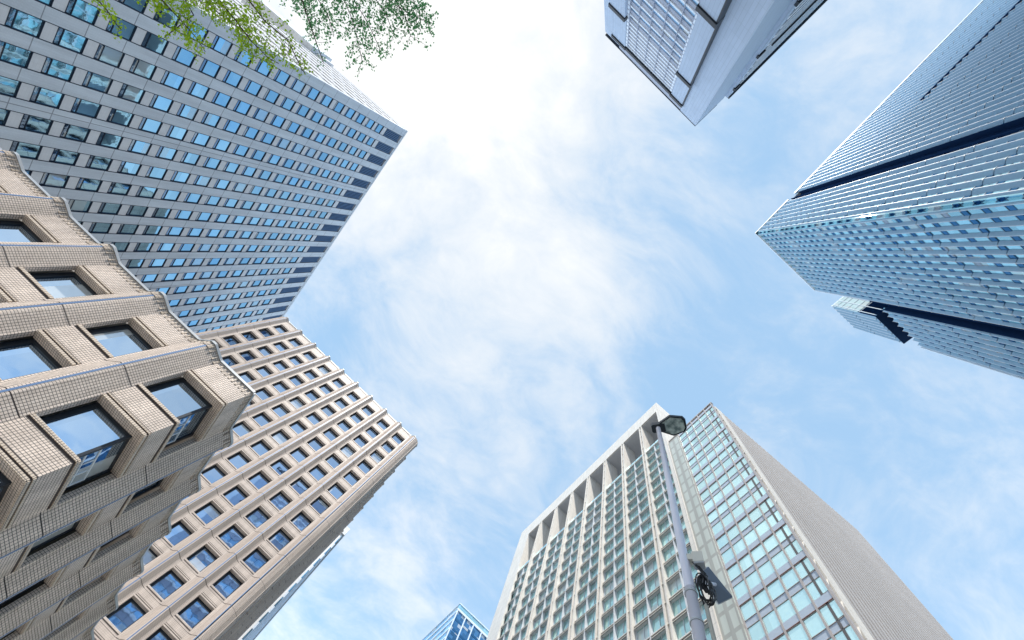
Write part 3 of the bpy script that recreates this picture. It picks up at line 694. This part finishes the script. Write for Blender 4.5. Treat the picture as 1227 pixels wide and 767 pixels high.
for zt, zb, d, a_in, a_out in steps:
    for s_, (x0, x1) in enumerate(((-.074*HU, -a_in*HU), (-a_out*HU-2, -.203*HU))):
        FA.box(w, x0, x1, -.6, d, zb*HU, zt*HU, m_ustone)
w.obj('stepped_pylon', uu)
cp_ = MB()
for zt, zb, d, a_in, a_out in steps:
    for (x0, x1) in (((-.2, 0)), ):
        pass
    FA.box(cp_, -.074*HU-.25, -a_in*HU+.35, -.3, d+.35, zt*HU, zt*HU+1.5, m_dark)
    FA.box(cp_, -a_out*HU-2.2, -.203*HU+.25, -.3, d+.35, zt*HU, zt*HU+1.5, m_dark)
    FA.box(cp_, -a_in*HU-.02, -a_in*HU+.3, .05, d+.1, zb*HU, zt*HU, m_dark)
FA.box(cp_, -.205*HU, -.072*HU, -.3, .5, HU*.957, HU*.957+1.5, m_dark)
cp_.obj('coping', uu)
gz = MB(); FA.box(gz, -.203*HU, -.074*HU, -.7, -.45, -EYE, HU*.955, m_uglass); gz.obj('glazing', uu)
sb = MB(); sb.box(-.0645*HU, .0645*HU, -.45, -.25, 0, 1.5, m_uspan); sb.box(-.0645*HU, .0645*HU, -.45, .0, 1.5, 2.15, m_uwhite)
zz = []
z = HU*.955-1.9
while z > HU*.86: zz.append(z); z -= 2.05
while z > 0: zz.append(z); z -= 3.95
populate(uu, 'spandrel_band', FA, sb, [(-.1385*HU, 0, q) for q in zz], 19, 2, (), 100)
ms = MB()
for k in range(1, 5): x = -.203*HU+.129*HU*k/5; FA.box(ms, x-.05, x+.05, -.3, .12, -EYE, HU*.95, m_uspan)
ms.obj('mullion', uu)
ld = MB()
for x in (-.0775*HU, -.2005*HU):
    FA.box(ld, x-.45, x+.45, -.3, .16, -EYE, HU*.95, m_uspan)
    z = 0
    while z < HU*.95: FA.box(ld, x-.3, x+.3, .1, .2, z, z+1.5, m_uwhite); z += 2.05
ld.obj('ladder_strip', uu)
# narrow right-hand face
w = MB(); FE.box(w, .71, 10.4, -.7, .0, -EYE, HU-.02, m_ustone)
FE.box(w, 10.4, 11.9, -.7, .9, -EYE, HU*.985, m_ustone); 
w.obj('side_wall', uu)
w = MB(); FE2.box(w, .9, 82, -2.5, -.3, -EYE, HU*.985, m_uglass); w.obj('glazing', uu)
sb = MB(); sb.box(-36, 36, -.3, .12, 0, 1.3, m_uwhite); sb.box(-36, 36, -.3, -.1, -.5, 0, m_uspan)
populate(uu, 'side_spandrel', FE2, sb, [(37.5, 0, 3.95*k+1) for k in range(36)], 60, 2, (), 60)
w = MB()
for zt in (.93, .79, .64): FE2.box(w, -.2, 1.6, -.3, .35, zt*HU, zt*HU+1.4, m_dark)
FE2.box(w, .5, 82, -.5, .35, HU*.985, HU*.993, m_dark); FE2.box(w, 4, 30, -.2, .5, HU*.80, HU*.805, m_dark)
FE.box(w, -.06, 8.0, -.7, .08, HU-.3, HU+.05, m_dark); FA.box(w, -.262*HU, 0.06, -.7, .1, HU-.3, HU+.05, m_dark)
w.obj('roof_edge', uu)

# ------------------------------------------------------------ far glass office
HN = 150.0
nn = thing('far_glass_office', 'small distant blue glass office whose top corner shows beside the cream tower', 'building', (60, 160, 0))
x0, x1, y0, y1 = .312*HN, .312*HN+46, .95*HN, .95*HN+50
c = MB(); c.box(x0+.5, x1, y0+.5, y1, 0, HN+EYE-1, m_rrec); c.obj('core', nn)
FN = Face(x0, y0, 0, -1); FN2 = Face(x0, y0, -1, 0)
c = MB(); FN.box(c, -46, 0, -.5, -.2, -EYE, HN-3.2, m_nglass); FN.box(c, -46, 0, -.5, -.1, HN-2.4, HN-.4, m_rglass); c.obj('glazing', nn)
c = MB(); FN2.box(c, 0, 50, -.5, -.2, -EYE, HN-.4, m_uglass); c.obj('side_glazing', nn)
c = MB()
for k in range(12): FN.box(c, -.25-4.15*k-.22, -.25-4.15*k+.22, -.3, .15, -EYE, HN-2.6, m_nframe)
FN.box(c, -46, 0.1, -.3, .2, HN-3.4, HN-2.5, m_nframe); FN.box(c, -46, .1, -.4, .2, HN-.4, HN, m_nframe)
c.obj('mullion', nn)
c = MB()
for k in range(36):
    z = HN-3.4-4.1*(k+1)
    FN.box(c, -46, 0, -.3, -.12, z, z+.9, m_rdark); FN2.box(c, 0, 50, -.3, .1, z+3, z+3.8, m_nframe)
FN2.box(c, 0, 50, -.4, .2, HN-.4, HN, m_nframe)
c.obj('spandrel_band', nn)

# ------------------------------------------------------------ street lamp and the things on it
def at(x, y, h):
    """world point h metres over the eye, seen at photo pixel x, y"""
    d = M3 @ Vector((x-CX, -(y-CY), -FOC)); d *= h/d.z
    return Vector((d.x, d.y, h+EYE))
tp = at(789, 515, 7.7); lw_ = at(839, 767, 3.2)            # the post leans very slightly
def PL(z): return lw_+(tp-lw_)*((z-lw_.z)/(tp.z-lw_.z))
bxp, byp = PL(0).x, PL(0).y
lp = thing('street_lamp', 'grey steel lamp post with a hexagonal glass-bottomed head in front of the cream tower', 'street lamp', (bxp, byp, 0))
p = MB(); p.tube([PL(5.3), PL(9.45)], .044, m_pole, 20, .038); p.obj('upper_pole', lp, smooth=True)
p = MB(); p.tube([PL(0), PL(5.35)], .050, m_pole, 20, .047); p.obj('lower_pole', lp, smooth=True)
p = MB(); p.tube([PL(0), PL(.5)], .13, m_pole, 16); p.tube([PL(0), PL(.04)], .2, m_pole, 16); p.obj('base', lp)
e1 = at(816, 510, 7.75); hd = Vector((e1.x-tp.x, e1.y-tp.y, 0)).normalized(); hp = Vector((-hd.y, hd.x, 0)); zt = 9.42
o_ = PL(zt)
def hx(l, w_, z, s=1.0, cx_=.24): return [(o_+hd*(cx_+x*l*s)+hp*(y*w_*s)+Vector((0, 0, z))) for x, y in ((-.5, -.18), (-.02, -.5), (.42, -.36), (.5, -.2), (.5, .2), (.42, .36), (-.02, .5), (-.5, .18))]
def loft(mb, rings, m, cap0=True, cap1=True):
    i = mb.mi(m); k = len(mb.v); n = len(rings[0])
    for r in rings: mb.v += [tuple(p_) for p_ in r]
    for a in range(len(rings)-1):
        for j in range(n): mb.f.append((k+a*n+j, k+a*n+(j+1) % n, k+(a+1)*n+(j+1) % n, k+(a+1)*n+j)); mb.m.append(i)
    if cap0: mb.f.append(tuple(k+j for j in reversed(range(n)))); mb.m.append(i)
    if cap1: mb.f.append(tuple(k+(len(rings)-1)*n+j for j in range(n))); mb.m.append(i)
h_ = MB()
loft(h_, [hx(.46, .36, 0, .88), hx(.46, .36, -.03, .92), hx(.46, .36, -.03, 1.0), hx(.46, .36, .03, 1.04), hx(.46, .36, .10, .85), hx(.46, .36, .14, .5)], m_poled, cap0=False)
ho = h_.obj('lamp_head', lp)
h_ = MB(); loft(h_, [hx(.46, .36, -.035, .86), hx(.46, .36, .012, .9)], m_lampglass); oo = h_.obj('lens', lp); oo.parent = ho
h_ = MB()
loft(h_, [[o_+hd*x+hp*y+Vector((0, 0, z)) for y, z in ((-w_, -.05), (w_, -.05), (w_, .06), (-w_, .06))] for x, w_ in ((-.11, .05), (-.09, .075), (.06, .075), (.12, .07))], m_poled)
h_.obj('lamp_arm', lp)
c = MB(); 
for z in (4.95, 5.28): c.tube([PL(z), PL(z+.02)], .056, m_crail, 18)
c.obj('clamp', lp)
sidev = -hp
pp = PL(0)+hd*.10+hp*(-.02)
c = MB(); c.tube([PL(.2)+hd*.10, PL(5.15)+hd*.10], .017, m_cream, 10); c.obj('conduit', lp, smooth=True)
# junction box
def obox(mb, c0, ax, ay_, az_, m):
    pts = [c0+ax*i+ay_*j-az_ for i, j in ((-1, -1), (1, -1), (1, 1), (-1, 1))]+[c0+ax*i+ay_*j+az_ for i, j in ((-1, -1), (1, -1), (1, 1), (-1, 1))]
    mb.hexa(pts, m)
jc = PL(5.74)+hd*.125
jb = thing('junction_box', 'small cream plastic box strapped to the lamp post above the cable coil', 'junction box', (jc.x, jc.y, jc.z))
c = MB(); obox(c, jc, hd*.05, hp*.042, Vector((0, 0, .07)), m_cream); c.obj('housing', jb)
c = MB(); obox(c, jc-Vector((0, 0, .078)), hd*.045, hp*.038, Vector((0, 0, .008)), m_crail); c.obj('underside_lid', jb)
c = MB(); obox(c, PL(5.76)+hd*.05, hd*.03, hp*.03, Vector((0, 0, .04)), m_cream); c.obj('bracket', jb)
# cables
cb = MB(); rnd = random.Random(3)
cc0 = PL(5.33)+hd*.13
for k in range(9):
    rx, rz = rnd.uniform(.035, .07), rnd.uniform(.10, .19); off = rnd.uniform(-.03, .03); tl = rnd.uniform(-.35, .35); dz = rnd.uniform(-.05, .05)
    pts = []
    for j in range(25):
        t = 2*math.pi*j/24; x = rx*math.cos(t)*(1+.1*math.sin(3*t+k)); z = rz*math.sin(t)
        pts.append(cc0+hd*(x+tl*z*.3)+hp*(off+.03*math.sin(2*t+k))+Vector((0, 0, z+dz)))
    cb.tube(pts, .0055, m_black, 6)
for k in range(5):
    a_ = PL(5.6)+hd*(.07+.01*k)+hp*rnd.uniform(-.04, .04)
    cb.tube([a_+Vector((0, 0, .1)), a_+hd*.06+Vector((0, 0, -.05)), a_+hd*.02+Vector((0, 0, -.2)), a_+hd*.05+Vector((0, 0, -.3))], .007, m_black, 6)
co = cb.obj('cable_coil', None); co['label'] = 'tangled coil of black cable hanging from the lamp post'; co['category'] = 'cable coil'
# small solar panel
q = [at(849, 679, 4.75), at(878, 715, 4.6), at(862, 723, 4.5), at(840, 686, 4.65)]
nrm = (q[1]-q[0]).cross(q[3]-q[0]).normalized()
if nrm.z < 0: nrm = -nrm
sp_ = thing('solar_panel', 'small tilted panel with white rim, grey from below, fixed beside the lamp post', 'solar panel', tuple(sum(q, Vector())/4))
c = MB(); c.hexa(q+[p_+nrm*.03 for p_ in q], m_panel); c.obj('backing', sp_)
c = MB()
for i in range(4):
    a_, b_ = q[i], q[(i+1) % 4]; c.tube([a_+nrm*.02, b_+nrm*.02], .011, m_white_frame, 4)
c.obj('rim', sp_)
c = MB(); ctr = sum(q, Vector())/4; c.tube([ctr, PL(5.45)+hd*.07], .018, m_pole, 8); c.obj('bracket_arm', sp_)

# ------------------------------------------------------------ tree reaching in from the top left
tr_ = thing('ginkgo_tree', 'street tree whose leafy yellow green twigs hang into the top left of the view', 'tree', (-10.5, -5.5, 0))
HTREE = 7.2
rt_ = random.Random(11)
trunk = MB(); trunk.tube([(-10.5, -5.5, 0), (-10.4, -5.4, 3), (-10.2, -5.3, 6), (-10.1, -5.2, 9.5), (-10.0, -5.2, 12.5)], .24, m_bark, 12, .06); 
limbs = MB(); leaves = MB()
def leaf_at(p, s, m, drop=0):
    """a fan leaf: two triangles opened like a book"""
    d1 = Vector((rt_.gauss(0, 1), rt_.gauss(0, 1), rt_.gauss(-.3, .7))).normalized(); d2 = d1.cross(Vector((rt_.gauss(0, 1), rt_.gauss(0, 1), rt_.gauss(0, 1)))).normalized()
    t = p+d1*s
    leaves.face([p, p+d1*s*.75+d2*s*.6, t+d2*s*.12, t-d2*s*.12, p+d1*s*.75-d2*s*.6], m)
def twig(p, d, L, m, s, dens):
    n = max(3, int(L/.07)); pts = [p]
    for k in range(n):
        d = (d+Vector((rt_.gauss(0, .10), rt_.gauss(0, .10), rt_.gauss(-.03, .08)))).normalized(); p = p+d*L/n; pts.append(p)
        for j in range(dens*2):
            leaf_at(p+Vector((rt_.gauss(0, .035), rt_.gauss(0, .035), rt_.gauss(0, .035))), s*rt_.uniform(.5, 1.05), m)
    limbs.tube(pts, .0045, m_bark, 4, .002)
    return pts
def branch(pxs, m, s, dens, side, tl, h=HTREE, r=.016, start=(-10.1, -5.2, 8.6)):
    pts = [at(x, y, h+dh) for x, y, dh in pxs]
    limbs.tube([Vector(start)]+pts[:1], .05, m_bark, 6, r)
    limbs.tube(pts, r, m_bark, 5, .006)
    for i in range(len(pts)-1):
        a_, b_ = pts[i], pts[i+1]; L = (b_-a_).length; n = max(1, int(L/.11)); dr = (b_-a_).normalized()
        for k in range(n):
            t = (k+rt_.random())/n; p = a_+(b_-a_)*t
            for sgn in (-1, 1):
                if rt_.random() < side:
                    lat = dr.cross(Vector((0, 0, 1))).normalized()*sgn
                    twig(p, (dr*.7+lat*rt_.uniform(.4, 1.1)+Vector((0, 0, rt_.uniform(-.35, .25)))).normalized(), tl*rt_.uniform(.4, 1.1), m, s, dens)
Y, D_ = m_leaf, m_leafd
# left, yellow-green sprays
branch([(60, -60, .4), (110, -8, .1), (128, 12, 0), (140, 30, -.1), (146, 36, -.1)], Y, .050, 3, .55, .18)
branch([(150, -70, .5), (185, -10, .1), (205, 12, 0), (222, 30, 0), (235, 45, -.1), (246, 62, -.1)], Y, .050, 4, .95, .34)
branch([(180, -60, .6), (218, -8, .2), (232, 18, .1), (206, 38, 0), (198, 44, 0)], Y, .048, 3, .7, .22)
branch([(230, -70, .6), (262, 0, .2), (282, 24, .1), (300, 48, 0), (322, 70, -.1), (334, 76, -.1)], Y, .046, 4, .95, .36)
branch([(280, -60, .6), (298, 0, .3), (318, 26, .1), (345, 48, 0), (362, 84, 0), (366, 88, 0)], Y, .044, 3, .7, .30)
branch([(210, -60, .8), (240, -6, .5), (262, 16, .4), (286, 34, .4), (300, 44, .3)], Y, .046, 4, .95, .30)
branch([(330, -60, .8), (362, 0, .5), (372, 30, .4), (380, 54, .3), (388, 76, .3)], D_, .04, 2, .75, .22)
# right, darker finer sprays seen against the sky
for pxs in ([(350, -70, 1.4), (378, -5, 1.2), (392, 16, 1.1), (398, 34, 1.0), (400, 44, 1.0)],
            [(385, -70, 1.5), (410, -5, 1.2), (420, 18, 1.1), (428, 44, 1.0), (434, 74, 1.0)],
            [(400, -70, 1.6), (424, 0, 1.2), (440, 26, 1.1), (455, 58, 1.0)],
            [(420, -70, 1.6), (448, -4, 1.2), (462, 16, 1.1), (472, 42, 1.1)],
            [(430, -60, 1.6), (462, -2, 1.3), (480, 10, 1.2), (498, 20, 1.2), (518, 28, 1.2)],
            [(450, -60, 1.7), (474, 0, 1.3), (486, 20, 1.2), (492, 44, 1.2)],
            [(470, -60, 1.8), (492, -6, 1.4), (502, 14, 1.3), (505, 34, 1.2)],
            [(330, -70, 1.5), (350, -5, 1.3), (370, 14, 1.2), (384, 30, 1.1)]):
    branch(pxs, D_, .046, 3, 1.0, .40, r=.009)
# the rest of the crown, above and beyond the frame
for k in range(46):
    a_ = rt_.uniform(0, 2*math.pi); rr_ = rt_.uniform(.6, 3.2); z_ = rt_.uniform(5.5, 13.5); rr_ *= max(.35, 1-(z_-7)/9)
    e_ = Vector((-10.6+rr_*math.cos(a_), -5.9+rr_*math.sin(a_), z_))
    q_ = pix(e_)
    if q_ and q_[0] > -120 and q_[1] > -60: continue
    limbs.tube([Vector((-10.2, -5.3, z_-1.2)), e_], .035, m_bark, 5, .01)
    for j in range(7): twig(e_+Vector((rt_.gauss(0, .3), rt_.gauss(0, .3), rt_.gauss(0, .3))), Vector((rt_.gauss(0, 1), rt_.gauss(0, 1), rt_.gauss(-.2, .5))).normalized(), .6, Y, .05, 3)
trunk.obj('trunk', tr_, smooth=True); limbs.obj('limbs', tr_); leaves.obj('crown', tr_)
